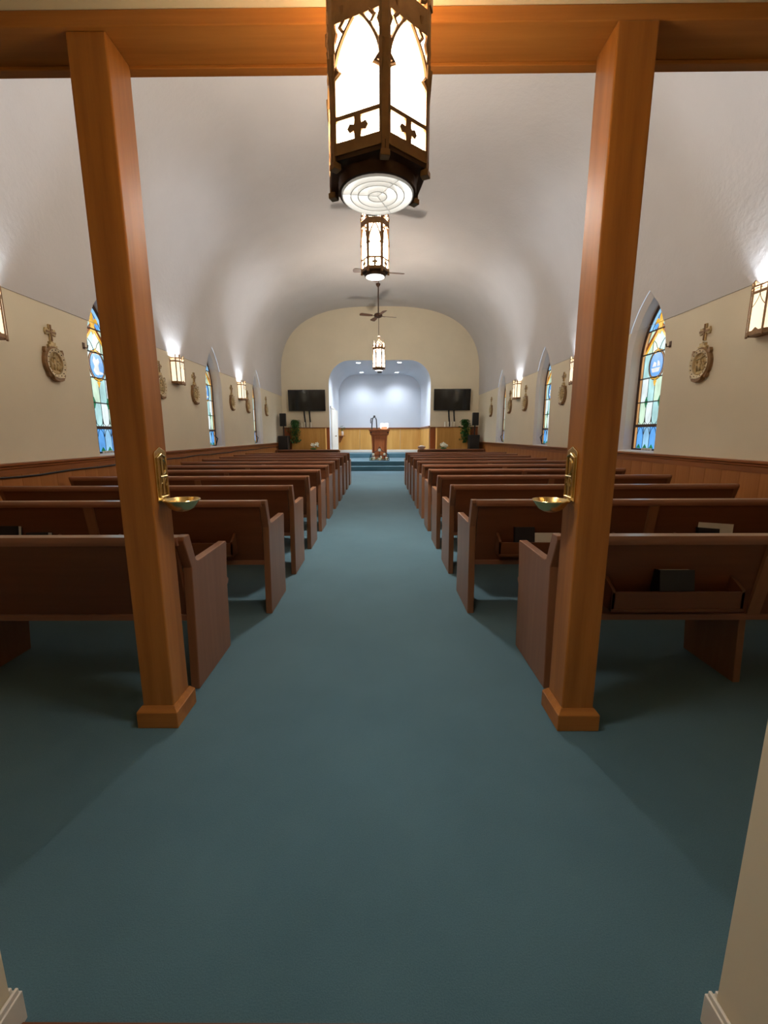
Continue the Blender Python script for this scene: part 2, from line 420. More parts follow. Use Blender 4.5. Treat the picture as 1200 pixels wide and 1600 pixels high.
# ---------------------------------------------------------------- stained glass windows
def clip(poly, conv):
    """Sutherland-Hodgman against a convex polygon (clockwise or not)"""
    ar = sum(a[0] * b[1] - b[0] * a[1] for a, b in zip(conv, conv[1:] + conv[:1]))
    if ar < 0: conv = conv[::-1]
    out = poly
    for a, b in zip(conv, conv[1:] + conv[:1]):
        inp, out = out, []
        side = lambda p: (b[0] - a[0]) * (p[1] - a[1]) - (b[1] - a[1]) * (p[0] - a[0])
        for p, q in zip(inp, inp[1:] + inp[:1]):
            sp, sq = side(p), side(q)
            if sp >= 0: out.append(p)
            if sp * sq < 0:
                t = sp / (sp - sq); out.append((p[0] + t * (q[0] - p[0]), p[1] + t * (q[1] - p[1])))
        if len(out) < 3: return []
    return out
GA, GZ0, GZS, GZA = .375, 1.175, 2.46, 3.245
BARS = [1.175, 1.52, 1.87, 2.22, 2.57, 2.89]
IN = arch(GA - .065, GZ0, GZS, GZA - .1, 10)
OUT = arch(GA, GZ0, GZS, GZA, 10)
def circ(cx, cz, ra, rb, n=20): return [(cx + ra * cos(2 * pi * k / n), cz + rb * sin(2 * pi * k / n)) for k in range(n)]
PANES = []          # (name, polygon, colour, offset towards the room)
for i, z0 in enumerate(BARS):
    z1 = BARS[i + 1] if i < 5 else GZA
    for s in (-1, 1):            # border strip pieces between OUT and IN
        zs_ = [z0 + (z1 - z0) * k / 4 for k in range(5)]
        def wid(A, zz):
            best = 0
            for (u0, a0), (u1, a1) in zip(A[:-1], A[1:]):
                if min(a0, a1) - 1e-9 <= zz <= max(a0, a1) + 1e-9 and abs(a1 - a0) > 1e-9:
                    t = (zz - a0) / (a1 - a0); best = max(best, abs(u0 + t * (u1 - u0)))
            return best
        po = [(s * wid(OUT, zz), zz) for zz in zs_]; pi_ = [(s * wid(IN, zz), zz) for zz in zs_]
        PANES.append(('pane', po + pi_[::-1], ['tan', 'tan', 'tan', 'tan', 'tan', 'sky'][i], 0))
    cw = (GA - .065) / 2
    for k in range(4):
        u0 = -2 * cw + cw * k
        cell = clip([(u0, z0), (u0 + cw, z0), (u0 + cw, z1), (u0, z1)], IN)
        if len(cell) > 2:
            colr = [['sky', 'blue', 'sky', 'blue'], ['ice', 'aqua', 'ice', 'mint'], ['ice', 'mint', 'aqua', 'ice'], ['aqua', 'ice', 'ice', 'aqua'], ['mint', 'aqua', 'mint', 'mint'], ['sky', 'aqua', 'blue', 'sky']][i][k]
            PANES.append(('pane', cell, colr, 0))
# overlays: medallion, fleur-de-lis, chevrons, diamonds
PANES.append(('medallion_ring', circ(0, 2.395, .175, .215), 'tan', .006))
PANES.append(('medallion', circ(0, 2.395, .15, .19), 'blue', .012))
for dz, s in ((2.585, 1), (2.205, -1)):
    PANES.append(('ornament', [(0, dz + s * .05), (.035, dz), (.1, dz + s * .01), (.06, dz - s * .035), (0, dz - s * .02), (-.06, dz - s * .035), (-.1, dz + s * .01), (-.035, dz)], 'amber', .014))
PANES.append(('ornament', [(0, 2.09), (.035, 2.17), (-.035, 2.17)], 'amber', .014))
for u in (-cw, cw):
    PANES.append(('diamond', [(u, 1.79), (u + .035, 1.87), (u, 1.95), (u - .035, 1.87)], 'green', .014))
for u in (-cw * 1.5, -cw * .5, cw * .5, cw * 1.5):
    PANES.append(('diamond', [(u - .05, 1.18), (u, 1.24), (u + .05, 1.18)], 'green', .014))
for s in (-1, 1):           # rust and amber chevron bands under the fleur-de-lis
    PANES.append(('chevron', [(0, 2.93), (s * .3, 2.6), (s * .3, 2.68), (0, 3.0)], 'rust', .006))
    PANES.append(('chevron', [(0, 2.9), (s * .3, 2.55), (s * .3, 2.6), (0, 2.94)], 'amber', .009))
fl = [(0, 3.14), (.035, 3.06), (.028, 3.0), (.07, 3.05), (.11, 3.03), (.11, 2.97), (.07, 2.99), (.035, 2.95), (.04, 2.9), (.07, 2.85), (.03, 2.86), (0, 2.82)]
PANES.append(('fleur_de_lis', fl + [(-u, z) for u, z in fl[1:-1]][::-1], 'amber', .014))
# white figures on the medallions: the rider-like lamb (left), a boat (right)
FIG_A = [[(-.05, 2.27), (.0, 2.26), (.03, 2.31), (.02, 2.40), (.05, 2.45), (.03, 2.5), (-.02, 2.47), (-.06, 2.52), (-.09, 2.45), (-.06, 2.38), (-.09, 2.32)], [(.02, 2.27), (.12, 2.29), (.1, 2.31), (.03, 2.32)]]
FIG_B = [[(-.1, 2.35), (.1, 2.35), (.07, 2.29), (-.07, 2.29)], [(-.09, 2.37), (-.03, 2.37), (-.03, 2.45), (-.07, 2.43)], [(.0, 2.37), (.08, 2.37), (.05, 2.44), (.0, 2.42)]]
# lead lines
LEADS = []
for u in (-cw, 0, cw): LEADS += [((u, BARS[0]), (u, BARS[3]))]
for i in range(4):
    u0 = -2 * cw + cw * i; uc = u0 + cw / 2
    for s in (-1, 1):
        LEADS += [((uc + s * cw / 2, 1.66), (uc + s * cw * .42, 1.58)), ((uc + s * cw * .42, 1.58), (uc, 1.525))]
        LEADS += [((uc + s * cw / 2, 1.38), (uc + s * cw * .3, 1.46)), ((uc + s * cw * .3, 1.46), (uc, 1.51))]
for s in (-1, 1):
    for a0, a1 in ((0, 2), (1, 1), (2, 0)):
        pts = [(s * cw * a0 * .9, 2.57), (s * cw * (a0 * .9 + (a1 - a0) * .22), 2.70), (s * cw * (a0 * .9 + (a1 - a0) * .6), 2.8)]
        LEADS += list(zip(pts[:-1], pts[1:]))
PANE_MESH = {}
def window(n, side, yc, label):
    X = XL if side < 0 else XR
    fn = lambda u, z, d: (X + side * d, yc + u, z)
    root = link('window_%d' % n, None, None, (X, yc, OZ0)); struct(root, label)
    fl_ = lambda u, z, d: (side * d, u, z - OZ0)
    # reveal: chamfer + straight jambs + sill
    def inter(A, m_): return A
    o1, o2 = arch(OA, OZ0, OZS, OZA, 12), arch(IA, IZ0, IZS, IZA, 12)
    m_ = MB(); k = len(o1)
    ring = lambda o, d: [fl_(u, z, d) for u, z in o]
    m_.v = ring(o1, 0 if side * 1 else 0) + ring(o2, .06) + ring(o2, DEPTH + .05)
    for j in range(2):
        for i in range(k): m_.f.append((j * k + i, j * k + (i + 1) % k, (j + 1) * k + (i + 1) % k, (j + 1) * k + i))
    m_.obj('reveal', revm, root, smooth=True)
    # wooden frame ring
    m_ = MB(); f0, f1 = arch(IA, IZ0, IZS, IZA, 12), arch(GA, GZ0, GZS, GZA, 12); k = len(f0)
    m_.v = ring(f0, DEPTH - .012) + ring(f1, DEPTH - .012) + ring(f1, DEPTH + .03) + ring(f0, DEPTH + .03)
    for j in range(4):
        for i in range(k): m_.f.append((j * k + i, j * k + (i + 1) % k, ((j + 1) % 4) * k + (i + 1) % k, ((j + 1) % 4) * k + i))
    m_.obj('window_frame', wframe, root)
    for i, (nm, poly, c, off) in enumerate(PANES):
        key = (i, side)
        if key not in PANE_MESH:
            q = MB(); q.prism(poly, fl_, DEPTH - off, DEPTH - off + .008); PANE_MESH[key] = q.mesh(nm, GL[c])
        link(nm, PANE_MESH[key], root)
    for poly in (FIG_A if side < 0 else FIG_B):
        MB().prism(poly, fl_, DEPTH - .019, DEPTH - .011).obj('medallion_figure', GL['white'], root)
    key = ('lead', side)
    if key not in PANE_MESH:
        q = MB()
        for a_, b_ in LEADS: q.tube([fl_(a_[0], a_[1], DEPTH - .002), fl_(b_[0], b_[1], DEPTH - .002)], .0045, 4)
        q.tube([fl_(u, z, DEPTH - .002) for u, z in IN], .005, 4)
        c = circ(0, 2.395, .176, .216, 24); q.tube([fl_(u, z, DEPTH - .01) for u, z in c + c[:1]], .006, 4)
        c = circ(0, 2.395, .15, .19, 24); q.tube([fl_(u, z, DEPTH - .013) for u, z in c + c[:1]], .005, 4)
        PANE_MESH[key] = q.mesh('lead_lines', lead)
    link('lead_lines', PANE_MESH[key], root)
    for i, z in enumerate(BARS[1:]):
        half = GA if i < 4 else .27
        hgt = .022 if i == 0 else .007
        q = MB(); q.prism([(-half, z - hgt), (half, z - hgt), (half, z + hgt), (-half, z + hgt)], fl_, DEPTH - .03, DEPTH - .004)
        q.obj('saddle_bar', wframe if i == 0 else lead, root)
    q = MB(); q.prism([(-.12, 1.14), (.12, 1.14), (.12, 1.185), (-.12, 1.185)], fl_, DEPTH - .03, DEPTH - .016)
    pl = q.obj('memorial_plate', white, root)
    q = MB()
    for zz in (1.156, 1.171):
        for a_, b_ in ((-.1, -.05), (-.04, .03), (.04, .1)): q.prism([(a_, zz - .003), (b_, zz - .003), (b_, zz + .003), (a_, zz + .003)], fl_, DEPTH - .031, DEPTH - .0295)
    q.obj('lettering', black, pl)
    if yc > 8:
        q = MB(); q.tube([fl_(.3, 1.4, DEPTH - .02), fl_(.31, 1.33, DEPTH - .09), fl_(.33, 1.17, DEPTH - .03)], .012, 6)
        q.obj('vent_latch', lead, root)
    return root
n = 1
for side, ws in ((-1, WIN_L), (1, WIN_R)):
    for yc, nm in zip(ws, ('nearest', 'middle', 'farthest')):
        window(n, side, yc, 'pointed stained glass window, %s on the %s wall' % (nm, 'left' if side < 0 else 'right')); n += 1

# ================================================================ PEWS
PITCH_Y, PY0 = .963, 2.16
def end_profile(h):
    return [(0, 0), (.5, 0), (.515, .42), (.53, .58), (.55, .705), (.54, .72), (.115, .718), (.09, .73), (.035, h), (-.03, h), (-.036, h - .02), (.03, .70), (.02, .4)]
def make_pew(length, h, mid, racks):
    """local origin at the aisle end, rear foot; +X runs away from the aisle"""
    P = {}
    fx = lambda a, b, d: (d, a, b)
    P['end_panel'] = MB().prism(end_profile(h), fx, 0, .05).mesh('end_panel', pew_z, bevel=.005)
    sd = MB().prism([(.06, 0), (.46, 0), (.5, .42), (.085, .42)], fx, mid - .02, mid + .02); P['center_support'] = sd.mesh('center_support', pew_z, bevel=.004)
    P['backrest'] = MB().prism([(.045, .40), (.08, .40), (.0, h - .03), (-.03, h - .03)], fx, .05, length - .05).mesh('backrest', pew_x)
    cap = [(-.045, h - .045), (-.05, h - .03), (-.05, h - .012), (-.04, h), (.022, h), (.03, h - .012), (.03, h - .035), (.022, h - .045)]
    P['top_rail'] = MB().prism(cap, fx, .03, length - .03).mesh('top_rail', pew_rail, smooth=True)
    P['seat'] = MB().prism([(.09, .385), (.56, .42), (.575, .445), (.565, .465), (.09, .43)], fx, .012, length - .012).mesh('seat', pew_rail, bevel=.006)
    P['back_batten'] = MB().prism([(.028, .42), (.046, .42), (-.028, h - .046), (-.046, h - .046)], fx, mid - .035, mid + .035).mesh('back_batten', pew_z)
    P['lower_rail'] = MB().prism([(.03, .395), (.085, .395), (.085, .43), (.025, .43)], fx, .05, length - .05).mesh('lower_rail', pew_rail, bevel=.003)
    R = []
    for r0, r1 in racks:
        m_ = MB().prism([(-.075, .50), (.04, .50), (.04, .512), (-.075, .512)], fx, r0, r1)
        m_.prism([(-.085, .495), (-.07, .495), (-.07, .60), (-.085, .60)], fx, r0, r1)
        m_.prism([(-.092, .495), (-.085, .495), (-.085, .51), (-.092, .51)], fx, r0, r1)
        for x_ in (r0, r1 - .018): m_.prism([(-.085, .495), (.03, .495), (.0, .66), (-.085, .61)], fx, x_, x_ + .018)
        R.append(m_.mesh('book_rack', pew_x, bevel=.002))
    return P, R, length
def place_pew(P, side, x, y, label, group):
    parts, R, length = P
    t = thing('church_pew', label, 'pew', (x, y, 0), 0, group)
    sx = side
    for nm, me in list(parts.items()) + [('end_panel', 'far')] + [('book_rack', r) for r in R]:
        if me == 'far':
            o = link(nm, parts['end_panel'], t, (side * (length - .05), 0, 0)); o.scale = (sx, 1, 1); continue
        o = link(nm, me, t); o.scale = (sx, 1, 1)
    return t
ORD = ['first', 'second', 'third', 'fourth', 'fifth', 'sixth', 'seventh', 'eighth', 'ninth', 'tenth', 'eleventh']
LL, LR = 2.9, 2.8
pew_l1 = make_pew(2.76, .885, 1.35, [])
pew_r1 = make_pew(2.58, .885, 1.12, [(.28, .96), (1.4, 2.1)])
pew_l2 = make_pew(LL, .915, 1.34, [(.25, 1.15), (1.6, 2.5)])
pew_r2 = make_pew(LR, .915, 1.36, [(.2, 1.1), (1.55, 2.45)])
pew_l = make_pew(LL, .915, 1.34, []); pew_r = make_pew(LR, .915, 1.36, [])
for k in range(11):
    y = PY0 + PITCH_Y * k + (.03 if k > 0 else -.02)
    for side in (-1, 1):
        lab = 'brown wooden pew %s of the aisle, %s row counted from the oak posts' % ('left' if side < 0 else 'right', ORD[k])
        if k == 0: place_pew(pew_l1 if side < 0 else pew_r1, side, -1.02 if side < 0 else .905, y, lab, 'church pews')
        elif k == 1: place_pew(pew_l2 if side < 0 else pew_r2, side, -.87 if side < 0 else .685, y, lab, 'church pews')
        else: place_pew(pew_l if side < 0 else pew_r, side, -.87 if side < 0 else .685, y, lab, 'church pews')

# books and papers in the racks
def book(name, x, y, z, w, d, h, tilt, rz, mat, label, cat='book'):
    t = thing(name, label, cat, (x, y, z), rz)
    t.rotation_euler = (tilt, rz, 0)
    if mat is bookm:
        MB().box(-w / 2, w / 2, -d / 2, -d / 2 + .003, 0, h).obj('cover', bookm, t)
        MB().box(-w / 2, w / 2, d / 2 - .003, d / 2, 0, h).obj('cover', bookm, t)
        MB().box(-w / 2, -w / 2 + .004, -d / 2, d / 2, 0, h).obj('spine', bookm, t)
        MB().box(-w / 2 + .004, w / 2 - .004, -d / 2 + .003, d / 2 - .003, .003, h - .004).obj('pages', paper, t)
    else:
        for k in range(3): MB().box(-w / 2 + .006 * k, w / 2 + .006 * k, -d / 2 + d / 3 * k, -d / 2 + d / 3 * k + .002, 0, h - .006 * k).obj('sheet', paper, t)
    return t
Y2 = PY0 + PITCH_Y + .03; Y1 = PY0 - .02
book('hymnal', 1.09, Y2 - .045, .513, .15, .035, .195, radians(-9), 0, bookm, 'black hymnal upright in the rack behind the right bowl')
book('paper_sheets', 1.26, Y2 - .045, .513, .19, .02, .15, radians(-9), 0, paper, 'white leaflets beside the black hymnal near right post', 'leaflet')
book('paper_sheets', 2.52, Y2 - .03, .513, .27, .02, .235, radians(-9), .14, paper, 'large white leaflets in second pew rack at far right', 'leaflet')
book('hymnal', 2.46, Y2 - .055, .513, .16, .03, .185, radians(-9), .08, bookm, 'dark hymnal in front of large white leaflets at right')
book('hymnal', -2.84, Y2 - .05, .513, .15, .035, .215, radians(-9), 0, bookm, 'black hymnal standing in second pew rack at far left')
book('hymnal', -2.62, Y2 - .05, .513, .17, .045, .165, radians(-9), 0, bookm, 'brown edged hymnal lower in the left second pew rack')
book('hymnal', 1.53, Y1 - .04, .513, .18, .075, .19, radians(-9), 0, bookm, 'thick dark hymnal in the rack of the first right pew')

# ================================================================ HANGING LANTERNS
HR = .162
def hexp(r, k, rot=0): return (r * cos(rot + pi / 3 * k), r * sin(rot + pi / 3 * k))
def make_lantern(rodlen, label, loc, rz, HH, short=False):
    t = thing('hanging_lantern', label, 'lantern', loc, rz, 'hanging lanterns over the aisle')
    apo = HR * cos(pi / 6); fwid = HR
    # corner posts
    for k in range(6):
        x, y = hexp(HR, k)
        m_ = MB(); a = pi / 3 * k
        Mx = Matrix.Translation((x, y, 0)) @ Matrix.Rotation(a, 4, 'Z')
        kw = 1.0 if short else 1.5
        m_.box(-.009, .009, -.011 * kw, .011 * kw, -.05, HH + .06, Mx); m_.box(-.013, .013, -.014, .014, -.062, -.045, Mx)
        m_.box(-.013, .013, -.014, .014, HH + .04, HH + .075, Mx)
        m_.obj('corner_post', bronze, t, bevel=.002)
    pane = MB().box(-fwid / 2 + .004, fwid / 2 - .004, -.002, .002, 0, HH).mesh('glass_pane', g_lant1 if short else g_lant)
    # tracery on each face: local x across, y outward, z up
    tr = MB(); hwf = fwid / 2 - .006; kt = 1.0 if short else 1.5
    tr.box(-hwf, hwf, .004, .012, -.03, 0.002); tr.box(-hwf, hwf, .004, .012, HH - .035, HH + .03)
    bz = .19 * HH
    tr.box(-hwf, hwf, .004, .012, bz - .006 * kt, bz + .006 * kt)
    for s in (-1, 1): tr.box(min(s * hwf, s * (hwf - .006)), max(s * hwf, s * (hwf - .006)), .003, .013, -.03, HH + .03)
    fz = lambda a, b, d: (a, d, b)
    zs_, zt_ = .52 * HH, HH - .02
    for s in (-1, 1):
        big = [(s * hwf * (1 - (q / 10) ** 1.75), zs_ + (zt_ - zs_) * (q / 10) ** .9) for q in range(11)]
        tr.tube([(u, .008, z) for u, z in big], [kt * (.0085 - .0035 * q / 10) for q in range(11)], 6)
        tr.tube([(s * hwf, .008, zs_ - .06), (s * hwf, .008, zs_ + .05)], [.003, .012], 6)
        tr.tube([(s * (hwf + .002), .008, zs_ - .012), (s * (hwf - .02), .008, zs_ + .002), (s * (hwf - .004), .008, zs_ + .02)], [.006, .009, .006], 6)
        # trefoil cusps in the spandrel
        zc = zs_ + .72 * (zt_ - zs_)
        tr.tube([(s * hwf, .008, zc - .03), (s * hwf * .9, .008, zc), (s * hwf, .008, zc + .03)], [.004, .008, .004], 6)
        tr.tube([(s * hwf * .58, .008, zc - .0), (s * hwf * .72, .008, zc + .012), (s * hwf * .5, .008, zc + .03)], [.005, .007, .005], 6)
        tr.tube([(s * hwf * .62, .008, HH), (s * hwf * .62, .008, zc + .035)], [.009, .003], 6)
    q0 = bz / .108
    tr.prism([(a_, b_ * q0) for a_, b_ in ((-.01, .0), (.01, .0), (.012, .036), (.026, .03), (.034, .05), (.026, .07), (.012, .064), (.01, .104), (-.01, .104), (-.012, .064), (-.026, .07), (-.034, .05), (-.026, .03), (-.012, .036))], fz, .004, .012)
    trm = tr.mesh('tracery', bronze)
    # crown scrolls per face
    cr = MB()
    for s in (-1, 1):
        sp = []
        for q in range(22):
            w = q / 21; rr = .034 * (1 - .75 * w); an = -pi / 2 + w * 3.6 * pi
            sp.append((s * (.042 + rr * cos(an) * 1), .008, HH + .072 + rr * sin(an)))
        cr.tube(sp, .006, 5)
        cr.tube([(s * .075, .008, HH + .03), (s * .07, .008, HH + .1), (s * .04, .008, HH + .125), (0, .008, HH + .16)], .006, 5)
    cr.tube([(0, .008, HH + .02), (0, .008, HH + .19)], [.006, .004], 5); cr.ell((0, .008, HH + .195), (.01, .006, .016), 8, 5)
    crm = cr.mesh('crown_scroll', bronze if short else bronze_d, smooth=True)
    for k in range(6):
        a = pi / 3 * k + pi / 6
        c = Vector((apo * cos(a), apo * sin(a), 0))
        for nm, me in (('glass_pane', pane), ('tracery', trm), ('crown_scroll', crm)):
            link(nm, me, t, c, (0, 0, a - pi / 2))
    # bottom: hexagonal tray narrowing to a ring, diffuser and concentric louvres
    m_ = MB(); n_ = 36; ring0 = []; ring1 = []
    def hexr(a):
        a = (a % (pi / 3)) - pi / 6; return apo / cos(a)
    lv = [(1.06, -.02), (1.06, -.042), (.9, -.046)]
    for f_, z in lv: m_.v += [(hexr(2 * pi * q / n_) * f_ * cos(2 * pi * q / n_), hexr(2 * pi * q / n_) * f_ * sin(2 * pi * q / n_), z) for q in range(n_)]
    for r_, z in ((.128, -.05), (.126, -.078), (.119, -.08), (.119, -.05)): m_.v += [(r_ * cos(2 * pi * q / n_), r_ * sin(2 * pi * q / n_), z) for q in range(n_)]
    for j in range(6):
        for q in range(n_): m_.f.append((j * n_ + q, j * n_ + (q + 1) % n_, (j + 1) * n_ + (q + 1) % n_, (j + 1) * n_ + q))
    m_.obj('bottom_tray', bronze_d, t, smooth=True)
    d = MB().lathe([(.001, -.052), (.119, -.052)], 36, cap=False).obj('diffuser', g_diff1 if short else g_diff, t)
    for r_ in (.032, .066, .09, .117) if short else (.117,):
        MB().lathe([(r_, -.052), (r_, -.085), (r_ - .003, -.085), (r_ - .003, -.052)], 36, cap=False).obj('louvre_ring', louvre, t, smooth=True)
    m_ = MB()
    for q in range(3 if short else 0):
        Mx = Matrix.Rotation(2 * pi * q / 3 + .5, 4, 'Z'); m_.box(0, .117, -.001, .001, -.083, -.056, Mx)
    if short: m_.obj('louvre_spokes', louvre, t)
    # top plate is open; stem and rod
    m_ = MB()
    for k in range(3):
        x, y = hexp(HR - .005, 2 * k); m_.tube([(x, y, HH + .06), (x * .55, y * .55, HH + .17), (x * .1, y * .1, HH + .24 if not short else HH + .18)], .005, 5)
    if not short:
        m_.lathe([(.012, HH + .22), (.03, HH + .25), (.012, HH + .28), (.02, HH + .31), (.045, HH + .325), (.012, HH + .34)], 12)
    m_.obj('hanger_stem', bronze if short else bronze_d, t, smooth=True)
    m_ = MB(); m_.tube([(0, 0, HH + .16), (0, 0, rodlen)], .007 if not short else .01, 8); m_.obj('rod', bronze_d, t, smooth=True)
    MB().lathe([(.06, rodlen - .001), (.055, rodlen - .03), (.015, rodlen - .06)], 16).obj('ceiling_canopy', bronze_d, t, smooth=True)
    if not short:
        ld = bpy.data.lights.new('lantern_bulb', 'POINT'); ld.energy = LANTERN_UP; ld.color = (1, .91, .8); ld.shadow_soft_size = .08
        link('lantern_bulb', ld, t, (0, 0, HH + .12))
    ld = bpy.data.lights.new('lantern_downlight', 'SPOT'); ld.energy = LANTERN_NEAR_DOWN if short else LANTERN_DOWN; ld.color = (1, .95, .9)
    ld.spot_size = radians(124 if short else 140); ld.spot_blend = 1.0; ld.shadow_soft_size = .14
    link('lantern_downlight', ld, t, (0, 0, -.09))
    return t
def vault_z(x):
    q = min(1, abs(x - xc) / hw); return ZF + (ZT - ZF) * (1 - q ** 2.75) ** (1 / 2.75)
make_lantern(ZN - 2.255, 'large bronze gothic lantern in front of the oak beam', (-.008, 1.55, 2.255), radians(-90 + 8), .335, True)
make_lantern(vault_z(-.06) - 3.385, 'bronze gothic lantern in mid air, just behind the large near one', (-.062, 5.6, 3.385), radians(0), .49)
make_lantern(vault_z(-.045) - 3.27, 'farthest small bronze lantern hanging in front of the alcove', (-.045, 12.4, 3.27), radians(0), .5)

# ================================================================ CEILING FANS
def make_fan(loc, label, rz):
    t = thing('ceiling_fan', label, 'ceiling fan', loc, rz, 'ceiling fans over the aisle')
    top = vault_z(loc[0]) - loc[2]
    MB().lathe([(.02, -.07), (.07, -.055), (.13, -.02), (.14, .02), (.12, .06), (.05, .09), (.02, .1)], 20).obj('motor_housing', bronze_d, t, smooth=True)
    MB().tube([(0, 0, .09), (0, 0, top)], .014, 8).obj('downrod', bronze_d, t, smooth=True)
    MB().lathe([(.075, top - .001), (.07, top - .04), (.025, top - .1)], 16).obj('ceiling_canopy', bronze_d, t, smooth=True)
    bl = MB(); Mx = Matrix.Rotation(radians(12), 4, 'X')
    out = [(.2, -.05), (.3, -.07), (.58, -.085), (.62, -.06), (.635, 0), (.62, .06), (.58, .085), (.3, .07), (.2, .05)]
    bl.prism(out, lambda a, b, d: Mx @ Vector((a, b, d)), -.004, .004); blm = bl.mesh('blade', fanw)
    br = MB().box(.1, .24, -.018, .018, -.012, .0).mesh('blade_bracket', bronze_d, bevel=.002)
    for k in range(4):
        o = link('blade', blm, t, (0, 0, 0), (0, 0, k * pi / 2)); link('bracket', br, o)
    return t
make_fan((-.03, 11.0, 5.25), 'brown ceiling fan half hidden behind the middle lantern', radians(12))
make_fan((-.068, 14.6, 5.2), 'brown four blade ceiling fan nearest the end wall', radians(20))

# ================================================================ WALL SCONCES
def make_sconce(side, y, label):
    X = XL if side < 0 else XR
    t = thing('wall_sconce', label, 'wall lamp', (X, y, 2.36), 0 if side < 0 else pi, 'wall sconces along the side walls')
    # local +X out of the wall
    hwid, dep, H = .15, .15, .46; ch = .07
    pts = [(0.012, -hwid), (dep - ch * .6, -hwid), (dep, -hwid + ch), (dep, hwid - ch), (dep - ch * .6, hwid), (0.012, hwid)]
    MB().box(0, .012, -hwid - .01, hwid + .01, 0, H).obj('back_plate', bronze, t, bevel=.002)
    for i, (a, b) in enumerate(zip(pts[:-1], pts[1:])):
        d = Vector((b[0] - a[0], b[1] - a[1], 0)); ln = d.length; ang = math.atan2(d.y, d.x)
        M_ = Matrix.Translation((a[0], a[1], 0)) @ Matrix.Rotation(ang, 4, 'Z')
        MB().box(.004, ln - .004, -.0015, .0015, .03, H - .03, M_).obj('glass_pane', g_sconce, t)
        m_ = MB(); m_.box(0, ln, -.006, .003, 0, .04, M_); m_.box(0, ln, -.006, .003, H - .075, H - .05, M_); m_.box(0, ln, -.006, .003, H - .012, H + .004, M_)
        if ln > .1:
            mid = ln / 2
            m_.prism([(mid - .035, .04), (mid, .068), (mid + .035, .04)], lambda a_, b_, d_: M_ @ Vector((a_, d_, b_)), -.006, .003)
            nn = 2
            for q in range(nn + 1): m_.box(q * ln / nn - .006, q * ln / nn + .006, -.006, .003, H - .06, H, M_)
            for s in (0, 1):
                ar = [M_ @ Vector(((ln if s else 0) + (mid - 0) * (1 - 2 * s) * sin(pi / 2 * q / 6), -.003, H - .2 + .13 * (1 - cos(pi / 2 * q / 6)) ** .6)) for q in range(7)]
                m_.tube(ar, .004, 4)
        m_.obj('tracery_band', bronze, t)
    for a in pts[1:-1]:
        m_ = MB(); m_.box(a[0] - .008, a[0] + .008, a[1] - .008, a[1] + .008, -.012, H + .045); m_.lathe([(.012, H + .03), (.012, H + .045), (.003, H + .06)], 8, (a[0], a[1], 0))
        m_.obj('corner_post', bronze, t, bevel=.002)
    MB().prism([(x * .97, yy * .97) for x, yy in pts], lambda a_, b_, d_: (a_, b_, d_), .004, .012).obj('base_plate', bronze, t)
    ld = bpy.data.lights.new('sconce_bulb', 'SPOT'); ld.energy = SCONCE_UP; ld.color = (.80, .89, 1); ld.spot_size = radians(128); ld.spot_blend = 1.0; ld.shadow_soft_size = .03
    lo = link('sconce_bulb', ld, t, (.08, 0, H - .2), (pi, radians(2), 0))
    return t
for side, ys in ((-1, (4.33, 8.25, 11.95)), (1, (4.42, 8.5, 12.1))):
    for y, w in zip(ys, ('nearest the oak posts', 'between the near and middle windows', 'between the middle and far windows')):
        make_sconce(side, y, 'bronze sconce with glowing glass on %s wall, %s' % ('left' if side < 0 else 'right', w))

